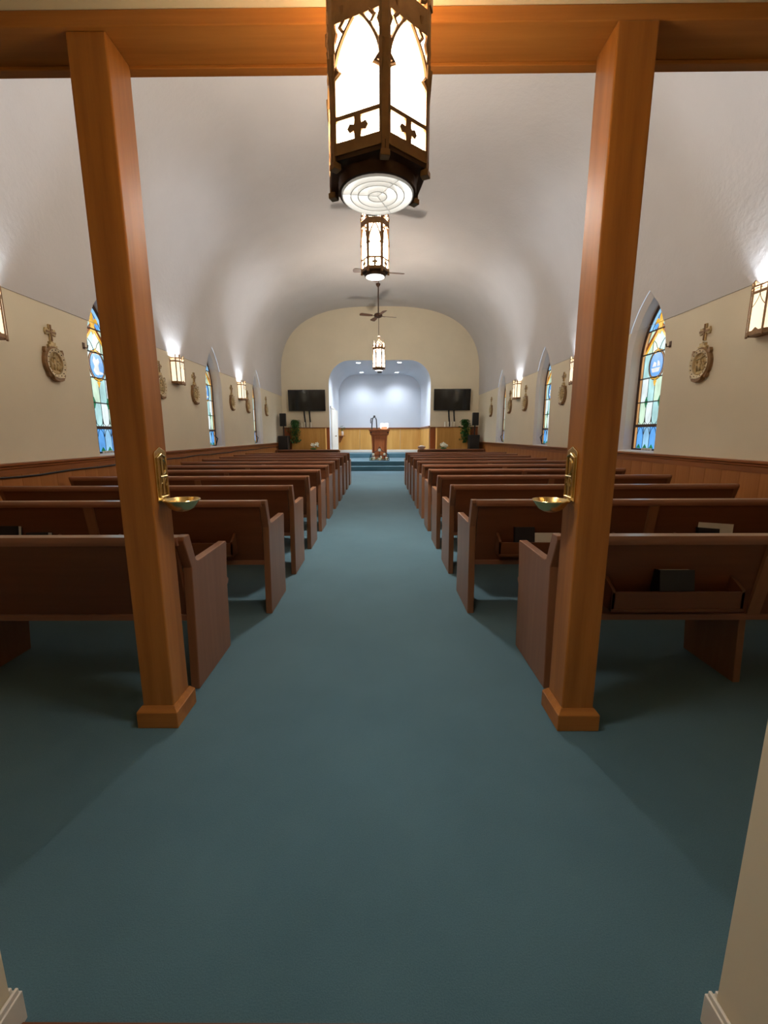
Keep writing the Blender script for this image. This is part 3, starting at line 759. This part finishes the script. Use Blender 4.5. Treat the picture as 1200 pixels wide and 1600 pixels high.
# ================================================================ STATIONS OF THE CROSS
def ov(n, ra, rb, cz=0): return [(ra * cos(2 * pi * k / n), cz + rb * sin(2 * pi * k / n)) for k in range(n)]
ST = {}
def build_station():
    f = lambda a, b, d: (d, a, b)
    def ringm(ra0, rb0, ra1, rb1, d0, d1, n=28):
        m_ = MB(); o0, o1 = ov(n, ra0, rb0), ov(n, ra1, rb1)
        m_.v = [f(a, b, 0) for a, b in o0] + [f(a, b, d0) for a, b in o0] + [f(a, b, d1) for a, b in o1] + [f(a, b, .008) for a, b in o1]
        for j in range(3):
            for k in range(n): m_.f.append((j * n + k, j * n + (k + 1) % n, (j + 1) * n + (k + 1) % n, (j + 1) * n + k))
        return m_
    ST['oval_rim'] = (ringm(.168, .19, .146, .167, .034, .052).mesh('oval_rim', gilt_d, True), gilt_d)
    m_ = ringm(.147, .168, .112, .13, .054, .04); ST['studded_band'] = (m_.mesh('studded_band', cream_trim, True), 0)
    m_ = MB()
    for k in range(16):
        a = 2 * pi * k / 16; m_.ell((.048, .129 * cos(a), .149 * sin(a)), (.007, .007, .007), 6, 4)
    ST['studs'] = (m_.mesh('studs', bronze_d), 0)
    m_ = MB(); m_.prism(ov(24, .14, .16), f, .004, .014); ST['relief_ground'] = (m_.mesh('relief_ground', gilt), 0)
    m_ = MB()
    for (a, b, h, r_, ln) in ((-.055, -.03, .05, .018, 0), (-.01, -.015, .065, .022, .02), (.04, -.03, .05, .018, 0), (.07, -.05, .035, .014, 0)):
        m_.ell((.022, a, b), (.02, r_, h), 8, 6); m_.ell((.03, a + ln * .4, b + h + .012), (.013, .012, .015), 8, 5)
        m_.ell((.03, a + .015, b + .02), (.01, .022, .01), 6, 4)
    m_.prism([(-.09, .05), (.06, .085), (.06, .095), (-.09, .06)], f, .015, .028); m_.prism([(-.02, .0), (-.01, .0), (.02, .115), (.01, .118)], f, .014, .028)
    m_.ell((.016, 0, -.1), (.014, .085, .022), 10, 5)
    ST['relief_figures'] = (m_.mesh('relief_figures', gilt, True), 0)
    m_ = MB(); m_.prism([(-.05, .165), (-.07, .2), (-.04, .205), (-.045, .24), (-.02, .232), (0, .25), (.02, .232), (.045, .24), (.04, .205), (.07, .2), (.05, .165)], f, 0, .035)
    ST['crest'] = (m_.mesh('crest', gilt, bevel=.004), 0)
    for i, s in enumerate((-1, 1)):
        ST['scroll_ear_%d' % i] = (MB().prism([(s * .1, .13), (s * .112, .165), (s * .135, .168), (s * .146, .13), (s * .14, .1)], f, 0, .04).mesh('scroll_ear', gilt_d, bevel=.004), 0)
        ST['scroll_foot_%d' % i] = (MB().prism([(s * .08, -.15), (s * .1, -.172), (s * .125, -.155), (s * .135, -.12), (s * .12, -.11)], f, 0, .04).mesh('scroll_foot', gilt_d, bevel=.004), 0)
    m_ = MB()
    pts = [(-.09, -.145), (-.05, -.15), (0, -.155), (.05, -.15), (.09, -.145), (.075, -.19), (.04, -.205), (0, -.215), (-.04, -.205), (-.075, -.19)]
    m_.prism(pts, f, 0, .062); ST['name_scroll'] = (m_.mesh('name_scroll', gilt_d, bevel=.005), 0)
    m_ = MB(); m_.prism([(-.08, -.145), (0, -.157), (.08, -.145), (.08, -.157), (0, -.169), (-.08, -.157)], f, .058, .067); ST['scroll_edge'] = (m_.mesh('scroll_edge', cream_trim), 0)
    c = MB(); w = .018
    c.prism([(-w, -.095), (w, -.095), (w * 1.1, -.02), (.075, -.03), (.085, 0.01), (.075, .05), (w * 1.1, .04), (w, .095), (-w, .095), (-w * 1.1, .04), (-.075, .05), (-.085, .01), (-.075, -.03), (-w * 1.1, -.02)], f, 0, .022)
    ST['cross_body'] = c.mesh('cross_body', gilt, bevel=.004)
    c = MB(); c.prism([(-.008, -.09), (.008, -.09), (.008, .09), (-.008, .09)], f, .02, .032); c.prism([(-.075, .0), (.075, .0), (.075, .02), (-.075, .02)], f, .02, .03)
    for a in (-.03, .03):
        for b in (-.018, .04): c.ell((.022, a, b), (.006, .008, .008), 6, 4)
    ST['cross_ridge'] = c.mesh('cross_ridge', gilt_d)
build_station()
def station(side, y, label, zc, zx):
    X = XL if side < 0 else XR; rz = 0 if side < 0 else pi
    t = thing('station_plaque', 'oval antique relief plaque on the %s wall, %s' % ('left' if side < 0 else 'right', label), 'plaque', (X, y, zc), rz, 'stations of the cross')
    for k, val in ST.items():
        if isinstance(val, tuple):
            o = link(val[0].name.split('.')[0], val[0], t)
            if k == 'studs': o['kind'] = 'stuff'
    t = thing('wall_cross', 'small antique cross on the %s wall above the plaque %s' % ('left' if side < 0 else 'right', label), 'cross', (X, y, zx), rz, 'crosses above the plaques')
    link('cross_body', ST['cross_body'], t); link('cross_ridge', ST['cross_ridge'], t)
for y, lb in ((5.2, 'nearest the oak posts'), (7.65, 'peeking out behind the oak post'), (9.05, 'just before the middle window'), (11.27, 'just after the middle window'), (12.6, 'just before the far window'), (14.6, 'nearest the end wall')):
    station(-1, y, lb, 2.25, 2.59)
for y, lb in ((5.28, 'nearest the oak posts'), (9.16, 'just before the middle window'), (11.5, 'just after the middle window'), (12.85, 'just before the far window'), (15.0, 'nearest the end wall')):
    station(1, y, lb, 2.215, 2.575)
for side, X, y in ((-1, XL, 5.775), (1, XR, 5.9)):
    t = thing('wall_hook', 'small dark hook on the %s wall beside the nearest window' % ('left' if side < 0 else 'right'), 'hook', (X, y, 2.56), 0 if side < 0 else pi)
    MB().box(0, .01, -.02, .02, -.04, .04).obj('hook_plate', bronze_d, t, bevel=.003)
    MB().tube([(.01, 0, -.02), (.05, 0, -.03), (.06, 0, .01)], .008, 6).obj('hook_arm', bronze_d, t, smooth=True)

# thin dark wavy line modelled as a tube under the left chair rail
m = MB(); pts = []
for k in range(80):
    y = 4.0 + 12.6 * k / 79; pts.append((XL + .026, y, .985 + .006 * sin(y * 5.1) + .006 * sin(y * 2.3)))
m.tube(pts, .01, 6)
tag(m.obj('cable', black, None, True), 'thin dark wavy line under the left chair rail', 'cable')

# ================================================================ HOLY WATER BOWLS
def stoup(post_x, y, side, z, label):
    t = thing('holy_water_font', label, 'font', (post_x, y, z), 0 if side < 0 else pi, 'holy water fonts on the posts')
    f = lambda a, b, d: (d, a, b)          # local +X away from the post, a along Y, b up
    outl = [(-.05, -.0), (.05, 0), (.05, .215), (.045, .225), (0, .245), (-.045, .225), (-.05, .215)]
    MB().prism(outl, f, 0, .008).obj('back_plate', brass, t, bevel=.002)
    inn = [(-.036, .02), (.036, .02), (.036, .198), (0, .214), (-.036, .198)]
    m_ = MB(); n_ = len(inn)
    m_.tube([f(a, b, .012) for a, b in inn + inn[:1]], .004, 5); m_.obj('plate_border', brass, t, True)
    m_ = MB()
    m_.tube([f(0, .03, .013), f(0, .195, .013)], .004, 5)                                   # staff
    m_.tube([f(.002 + .024 * sin(pi * q / 8), .155 + .034 * cos(pi * q / 8), .014) for q in range(9)], .004, 5)      # loop of the P
    m_.tube([f(-.028, .112, .015), f(.028, .112, .015)], .0045, 5)                         # bar
    m_.tube([f(-.028, .068, .013), f(-.019, .102, .013), f(-.010, .068, .013)], .003, 5); m_.tube([f(-.025, .082, .013), f(-.013, .082, .013)], .003, 5)   # alpha
    om = [f(.008, .068, .013), f(.014, .068, .013), f(.01, .082, .013), f(.012, .097, .013), f(.019, .102, .013), f(.026, .097, .013), f(.028, .082, .013), f(.024, .068, .013), f(.03, .068, .013)]
    m_.tube(om, .003, 5)                                                                   # omega
    m_.obj('raised_emblem', brass, t, True)
    cx = .088
    MB().tube([f(0, .0, .006), f(0, -.012, .03), f(0, -.01, .055)], [.012, .009, .009], 8).obj('bracket', brass, t, True)
    bw = MB().lathe([(.012, -.052), (.03, -.048), (.055, -.034), (.07, -.012), (.078, .0), (.08, .003), (.076, .004), (.066, -.01), (.05, -.03), (.02, -.04), (.002, -.041)], 28, (cx, 0, 0)).obj('bowl', brass, t, True)
    m_ = MB(); c = [(cx + .079 * cos(2 * pi * q / 28), .079 * sin(2 * pi * q / 28), .003) for q in range(29)]; m_.tube(c, .0035, 6); m_.obj('bowl_rim', brass, t, True)
    return t
stoup(PL[1], 1.925, -1, 1.105, 'brass holy water font on the left oak post')
stoup(PR[0], 1.905, 1, 1.1, 'brass holy water font on the right oak post')

# ================================================================ CHANCEL
# low screens with flat tops before the steps
for x0, x1, nm in ((XL + .06, -1.53, 'left'), (1.38, XR - .06, 'right')):
    t = thing('altar_rail', 'low wooden altar rail panel %s of the platform steps' % nm, 'altar rail', ((x0 + x1) / 2, 15.6, 0), 0, 'altar rail panels')
    h_ = (x1 - x0) / 2
    MB().box(-h_, h_, -.03, .03, .06, .84).obj('rail_panel', pew_x, t, bevel=.004)
    MB().box(-h_ - .02, h_ + .02, -.1, .1, .84, .878).obj('rail_cap', pew_rail, t, bevel=.008)
    MB().box(-h_, h_, -.05, .05, 0, .06).obj('rail_base', pew_x, t, bevel=.004)
    for s in (-1, 1): MB().box(s * h_ - .04, s * h_ + .04, -.045, .045, .06, .84).obj('rail_post', pew_z, t, bevel=.004)
# tan cabinets below the televisions
CAB = ((-3.45, -2.14, 'left'), (2.17, 3.45, 'right'))
for x0, x1, nm in CAB:
    t = thing('wood_cabinet', 'tan wooden cabinet under the %s television' % nm, 'cabinet', ((x0 + x1) / 2, 16.93, .36), 0, 'tan cabinets')
    h_ = (x1 - x0) / 2
    MB().box(-h_, h_, -.42, 0, 0, 1.3).obj('body', tan, t, bevel=.005)
    MB().box(-h_ + .05, h_ - .05, -.432, -.42, .08, 1.24).obj('front_panel', tan, t, bevel=.004)
    MB().box(-h_ - .015, h_ + .015, -.44, 0, 1.3, 1.328).obj('top_board', railx, t, bevel=.004)
    # candles on top
    for k, (dx, od) in enumerate(((-.22, 'leftmost'), (-.1, 'second from left'), (.02, 'third from left'), (.14, 'rightmost'))):
        cx_ = (x0 + x1) / 2 + dx - (.05 if nm == 'left' else .1)
        c = thing('candle', 'small white candle under the %s television, %s of its row of four' % (nm, od), 'candle', (cx_, 16.62, 1.688), 0, 'candles on the %s cabinet' % nm)
        MB().lathe([(.04, 0), (.04, .008), (.03, .016)], 10).obj('candle_foot', ceram, c, True)
        MB().lathe([(.03, .016), (.028, .2), (.004, .208)], 10).obj('wax', waxm, c, True)
        MB().tube([(0, 0, .204), (0, 0, .225)], .0025, 5).obj('wick', black, c)
# televisions
def tv(x0, x1, z0, z1, nm):
    t = thing('television', 'wide black television on the end wall %s of the alcove' % nm, 'television', ((x0 + x1) / 2, 16.93, z0), 0, 'wall televisions')
    w, h_ = (x1 - x0) / 2, z1 - z0
    tilt = Matrix.Rotation(radians(4), 4, 'X')
    MB().box(-w, w, -.045, -.005, 0, h_, tilt).obj('casing', black, t, bevel=.005)
    MB().box(-w + .018, w - .018, -.048, -.045, .025, h_ - .018, tilt).obj('screen', screen, t)
    MB().box(-.3, .3, -.03, .065, .15, .6).obj('wall_mount', black, t)
    for dx in (-.1, .1):
        dx += -.02
        MB().tube([(dx, -.03, .02), (dx + .01, -.045, -.2), (dx + .03, -.05, -.42), (dx + .035, -.06, -.62)], .03, 6, .5).obj('cable', black, t, True)
tv(-3.593, -2.151, 2.33, 3.13, 'left'); tv(2.068, 3.49, 2.33, 3.14, 'right')
# loudspeakers
def speaker(x, y, nm, sub_dx):
    t = thing('loudspeaker', 'black loudspeaker on a pole over its bass box at %s end of the chancel' % nm, 'loudspeaker', (x, y, 0), 0, 'loudspeakers')
    m_ = MB().box(sub_dx - .18, sub_dx + .18, -.2, .2, .0, .5, Matrix.Translation((0, 0, .88))); m_.obj('bass_box', black, t, bevel=.01)
    MB().box(sub_dx - .18, sub_dx + .18, -.2, .2, .0, .88).obj('stand', black, t, bevel=.01)
    MB().box(sub_dx - .165, sub_dx + .165, -.207, -.2, .91, 1.35).obj('bass_grille', grille, t)
    MB().tube([(0, 0, 1.38), (0, 0, 1.74)], .025, 8).obj('pole', black, t, True)
    MB().prism([(-.115, -.12), (.115, -.12), (.09, .12), (-.09, .12)], lambda a, b, d: (a, b, d), 1.73, 2.2).obj('speaker_box', black, t, bevel=.012)
    MB().box(-.1, .1, -.126, -.12, 1.75, 2.18).obj('speaker_grille', grille, t)
speaker(-3.65, 16.12, 'left', .0); speaker(3.53, 16.12, 'right', -.03)
# trailing plants
def fern(x, y, z, nm):
    t = thing('trailing_plant', 'green trailing plant spilling over the %s cabinet' % nm, 'plant', (x, y, z), 0, 'trailing plants')
    MB().lathe([(.06, 0), (.08, .09), (.085, .1), (.075, .1), (.06, .03)], 14).obj('pot', bronze_d, t, True)
    lf = MB(); rnd = random.Random(nm)
    for k in range(620):
        a = rnd.uniform(0, 2 * pi); front = rnd.random() < .55
        if front:
            q = rnd.random(); px = rnd.gauss(0, .09); py = -.13 - .05 * q + rnd.gauss(0, .02); pz = .18 - .72 * q + rnd.gauss(0, .03)
            if pz < 0: py = min(py, -.17)
        else:
            r_ = rnd.uniform(.0, .15); px = r_ * cos(a); py = r_ * sin(a) * .7 - .05; pz = .1 + rnd.uniform(0, .2)
        L_ = rnd.uniform(.06, .1); w_ = L_ * .34
        M_ = Matrix.Translation((px, py, pz)) @ Matrix.Rotation(a, 4, 'Z') @ Matrix.Rotation(rnd.uniform(-.2, 1.3), 4, 'Y')
        lf.add([M_ @ Vector(p) for p in ((0, 0, 0), (L_ * .5, -w_, .006), (L_, 0, -.004), (L_ * .5, w_, .006))], [(0, 1, 2, 3)])
    o = lf.obj('foliage', leaf, t); o['kind'] = 'stuff'
    m_ = MB()
    for k in range(7):
        dx = (k - 3) * .05; m_.tube([(dx * .3, -.02, .1), (dx, -.12, .12), (dx * 1.2, -.17, -.1), (dx, -.18, -.35)], .004, 4)
    m_.obj('stems', leaf, t)
fern(-3.3, 16.62, 1.688, 'left'); fern(3.26, 16.62, 1.688, 'right')
# flowers on the rails
def flowers(x, y, z, nm, n_=7):
    t = thing('flower_spray', 'spray of white flowers lying on the %s altar rail' % nm, 'flowers', (x, y, z), 0, 'flower sprays'); rnd = random.Random(nm + 'f')
    pm = MB()
    for k in range(6):
        M_ = Matrix.Rotation(k * pi / 3, 4, 'Z') @ Matrix.Rotation(-.5, 4, 'Y')
        pm.add([M_ @ Vector(p) for p in ((.008, 0, 0), (.04, -.02, .0), (.068, 0, .008), (.04, .02, .0), (.04, 0, -.006))], [(0, 1, 4), (1, 2, 4), (2, 3, 4), (3, 0, 4), (0, 1, 2, 3)])
    pm.ell((0, 0, .006), (.012, .012, .01), 8, 4); me = pm.mesh('bloom', petal)
    for k in range(n_):
        link('bloom', me, t, (rnd.uniform(-.12, .14), rnd.uniform(-.09, .0), .1 + rnd.uniform(0, .1)), (rnd.uniform(.5, 1.4), rnd.uniform(-.5, .5), rnd.uniform(0, 3))).scale = (1.5, 1.5, 1.5)
    m_ = MB()
    for k in range(8): m_.tube([(0, 0, .005), (rnd.uniform(-.1, .1), -.03, .04), (rnd.uniform(-.24, .24), rnd.uniform(-.08, .0), rnd.uniform(.03, .18))], .004, 4)
    m_.ell((0, -.03, .03), (.12, .05, .03), 8, 5); m_.obj('greenery', leaf, t)
flowers(-2.47, 15.6, .878, 'left'); flowers(2.3, 15.6, .878, 'right', 8)
t = thing('shallow_basket', 'shallow pinkish basket on the end of the right altar rail', 'basket', (1.5, 15.6, .878)); t.scale = (1.25, .8, 1.25)
MB().lathe([(.05, 0), (.09, .02), (.12, .07), (.125, .075), (.11, .07), (.08, .03), (.03, .015)], 20).obj('basket_body', rose, t, True)
MB().ell((0, 0, .06), (.1, .09, .05), 14, 6).obj('folded_cloth', ceram, t, True)

# pulpit
t = thing('pulpit', 'tapered reddish wood pulpit with moulded top on the platform', 'pulpit', (-.055, 18.2, .36))
pr = [(.36, 0), (.36, .08), (.31, .1), (.30, .14), (.335, 1.0), (.36, 1.03), (.4, 1.06), (.4, 1.1), (.37, 1.12), (.43, 1.2), (.44, 1.24)]
m_ = MB(); rect = lambda w, d, z: [(-w, -d, z), (w, -d, z), (w, d, z), (-w, d, z)]
lv = [rect(a, a * .62, z) for a, z in pr]; m_.v = [p for r_ in lv for p in r_]
for j in range(len(lv) - 1):
    for i in range(4): m_.f.append((j * 4 + i, j * 4 + (i + 1) % 4, (j + 1) * 4 + (i + 1) % 4, (j + 1) * 4 + i))
m_.f += [(3, 2, 1, 0), tuple(len(m_.v) - 4 + i for i in range(4))]
m_.obj('body', cherry, t, bevel=.004)
MB().box(-.22, .22, -.235, -.2, .2, .9).obj('front_panel', cherry, t, bevel=.012)
MB().prism([(-.25, .9), (.25, .9), (.2, .96), (0, .985), (-.2, .96)], lambda a, b, d: (a, d, b), -.24, -.2).obj('panel_hood', cherry, t, bevel=.006)
for s in (-1, 1): MB().box(s * .29 - .025, s * .29 + .025, -.235, -.19, .15, 1.0).obj('pilaster', cherry, t, bevel=.005)
for s in (-1, 1): MB().box(s * .36 - .045, s * .36 + .045, -.272, -.25, 1.11, 1.16).obj('corner_block', bronze_d, t, bevel=.004)
MB().box(-.45, .45, -.3, .3, 1.24, 1.27).obj('desk_top', cherry, t, bevel=.008)
# things on the pulpit
t = thing('metal_stand', 'tall dark metal lantern shaped stand on the pulpit', 'stand', (-.27, 18.2, 1.63))
for sx, sy in ((-1, -1), (1, -1), (1, 1), (-1, 1)):
    MB().tube([(sx * .11, sy * .09, .006), (sx * .1, sy * .08, .2), (sx * .085, sy * .06, .4), (sx * .05, sy * .04, .48), (0, 0, .5)], .024, 6).obj('leg', black, t, True)
MB().ell((0, 0, .53), (.05, .05, .055), 10, 6).obj('finial', black, t, True)
MB().box(-.115, .115, -.095, .095, 0, .012).obj('base_plate', black, t, bevel=.003)
MB().tube([(-.08, 0, .44), (-.13, 0, .46), (-.155, -.02, .38), (-.15, -.02, .25)], .02, 6).obj('side_handle', black, t, True)
t = thing('open_book', 'open white book propped on the pulpit top', 'book', (.15, 18.2, 1.63))
for s in (-1, 1):
    M_ = Matrix.Translation((s * .003, .04, .03)) @ Matrix.Rotation(s * -.12, 4, 'Z') @ Matrix.Rotation(radians(-25), 4, 'X')
    MB().box(min(0, s * .17), max(0, s * .17), -.012, .012, 0, .25, M_).obj('page_block', paper, t, bevel=.003)
MB().prism([(-.12, 0), (.12, 0), (.05, .1)], lambda a, b, d: (d, a, b), -.12, .12).obj('book_rest', cherry, t)
# candle stand before the pulpit
t = thing('candle_stand', 'dark metal tiered candle stand with greenery in front of pulpit', 'candle stand', (-.05, 17.35, .36))
m_ = MB()
for s in (-1, 1):
    m_.tube([(s * .4, 0, 0), (s * .38, 0, .2), (s * .3, 0, .3), (s * .1, 0, .4), (0, 0, .56)], .012, 6); m_.tube([(s * .36, 0, 0), (s * .3, -.05, .12), (s * .38, 0, .22)], .01, 6)
m_.obj('frame', black, t, True)
MB().box(-.4, .4, -.1, .1, 0, .02).obj('tray', black, t, bevel=.004)
for x_, z_ in ((-.26, .19), (.0, .36), (.2, .2)):
    MB().lathe([(.012, 0), (.012, z_ - .01), (.06, z_ - .006), (.06, z_)], 12, (x_, 0, .02)).obj('candle_cup', black, t, True)
g = MB(); rnd = random.Random(3)
for k in range(110):
    a = rnd.uniform(0, 2 * pi); L_ = rnd.uniform(.05, .09)
    M_ = Matrix.Translation((rnd.uniform(-.4, .4), rnd.uniform(-.13, -.03), rnd.uniform(.02, .09))) @ Matrix.Rotation(a, 4, 'Z') @ Matrix.Rotation(rnd.uniform(-1, .2), 4, 'Y')
    g.add([M_ @ Vector(p) for p in ((0, 0, 0), (L_ * .5, -.014, 0), (L_, 0, 0), (L_ * .5, .014, 0))], [(0, 1, 2, 3)])
o = g.obj('greenery', leaf, t); o['kind'] = 'stuff'
for x_, z0, h_, r_, lb in ((-.26, .21, .09, .05, 'upper pillar candle at left of the candle stand'), (-.26 + .02, .02, .14, .055, 'thick pillar candle low at left on the candle stand'),
                       (0, .38, .1, .055, 'highest pillar candle in middle of the candle stand'), (-.02, .02, .1, .05, 'short pillar candle low in middle of the candle stand'), (.06, .02, .17, .035, 'slim candle beside the short middle one on stand'),
                       (.2, .22, .08, .045, 'upper candle at right of the candle stand'), (.28, .02, .12, .035, 'slim candle low at right on the candle stand')):
    c = thing('pillar_candle', 'cream ' + lb, 'candle', (-.05 + x_, 17.35 - (.05 if z0 < .1 else 0), .36 + z0 - .0), 0, 'pillar candles on the stand')
    MB().lathe([(r_, 0), (r_, h_ - .004), (r_ - .006, h_), (.004, h_ - .006)], 14).obj('wax', waxm, c, True)
    MB().tube([(0, 0, h_ - .008), (0, 0, h_ + .012)], .003, 5).obj('wick', black, c)
# corner shelf with a vase
t = thing('corner_shelf', 'small dark bracket shelf in the left corner of the alcove', 'shelf', (AL + .05, 20.3, 1.24))
MB().box(.0, .3, -.16, .16, .1, .13).obj('shelf_board', railx, t, bevel=.005)
MB().prism([(0, -.2), (.05, -.2), (.2, .1), (0, .1)], lambda a, b, d: (a, d, b), -.03, .03).obj('bracket', railx, t, bevel=.004)
t = thing('flower_vase', 'small white vase of dark flowers on the alcove shelf', 'vase', (AL + .2, 20.3, 1.37))
MB().lathe([(.045, 0), (.06, .06), (.065, .14), (.04, .2), (.05, .22), (.04, .21), (.03, .15)], 14).obj('vase_body', ceram, t, True)
g = MB(); rnd = random.Random(5)
for k in range(40):
    a = rnd.uniform(0, 2 * pi); L_ = rnd.uniform(.05, .09)
    M_ = Matrix.Translation((rnd.gauss(0, .07), rnd.gauss(0, .05), .33 + rnd.gauss(0, .07))) @ Matrix.Rotation(a, 4, 'Z') @ Matrix.Rotation(rnd.uniform(-1, 1), 4, 'Y')
    g.add([M_ @ Vector(p) for p in ((0, 0, 0), (L_ * .5, -.018, 0), (L_, 0, 0), (L_ * .5, .018, 0))], [(0, 1, 2, 3)])
o = g.obj('foliage', leaf, t); o['kind'] = 'stuff'
m_ = MB()
for k in range(6): m_.tube([(0, 0, .2), ((k - 2.5) * .03, 0, .34)], .003, 4)
m_.obj('stems', leaf, t)
# recessed lights in the alcove ceiling
for x, y, lb in ((-.88, 17.55, 'front left'), (.75, 17.5, 'front right'), (-.87, 20.15, 'rear left'), (.75, 20.2, 'rear right')):
    t = thing('recessed_light', 'round recessed ceiling light, %s of four in the alcove' % lb, 'ceiling light', (x, y, AZ), 0, 'recessed lights in the alcove')
    MB().lathe([(.1, -.001), (.1, -.012), (.085, -.014), (.08, -.003)], 24, cap=False).obj('trim_ring', white, t, True)
    MB().lathe([(.001, -.004), (.082, -.004)], 24, cap=False).obj('lens', g_rec, t)
    ld = bpy.data.lights.new('recessed_bulb', 'SPOT'); ld.energy = RECESSED_W * (1.5 if y < 19 else .55); ld.color = (.82, .9, 1); ld.spot_size = radians(135); ld.spot_blend = 1.0; ld.shadow_soft_size = .07
    link('recessed_bulb', ld, t, (0, 0, -.03))
# small projector on the alcove ceiling
t = thing('ceiling_projector', 'small dark projector on the alcove ceiling behind the far lantern', 'projector', (-.044, 19.2, AZ))
MB().tube([(0, 0, 0), (0, 0, -.08)], .02, 8).obj('mount_rod', black, t, True)
MB().box(-.1, .1, -.1, .1, -.17, -.08).obj('projector_body', black, t, bevel=.01)
MB().lathe([(.035, 0), (.035, .03), (.025, .03)], 14).obj('lens', grille, t, True).matrix_local = Matrix.Translation((0, -.1, -.125)) @ Matrix.Rotation(pi / 2, 4, 'X')

# pieces that belong to a part rather than straight to the thing
SUB = {'screen': 'casing', 'speaker_grille': 'speaker_box', 'bass_grille': 'bass_box', 'louvre_ring': 'diffuser', 'louvre_spokes': 'diffuser', 'studs': 'studded_band',
       'relief_figures': 'relief_ground', 'scroll_edge': 'name_scroll', 'raised_emblem': 'back_plate', 'plate_border': 'back_plate', 'bowl_rim': 'bowl',
       'front_panel': 'body', 'panel_hood': 'body', 'pilaster': 'body', 'corner_block': 'body', 'door_knob': 'door_leaf', 'lens': 'projector_body',
       'medallion_figure': 'medallion', 'top_rail': 'backrest', 'back_batten': 'backrest', 'lower_rail': 'backrest', 'book_rack': 'backrest'}
for root in [o for o in S.objects if o.parent is None and o.children]:
    kids = list(root.children); by = {}
    for c in kids: by.setdefault(c.name.split('.')[0], c)
    for c in kids:
        p = by.get(SUB.get(c.name.split('.')[0], ''))
        if p and p is not c:
            if p.scale.x < 0: c.scale = (1, 1, 1)
            c.parent = p
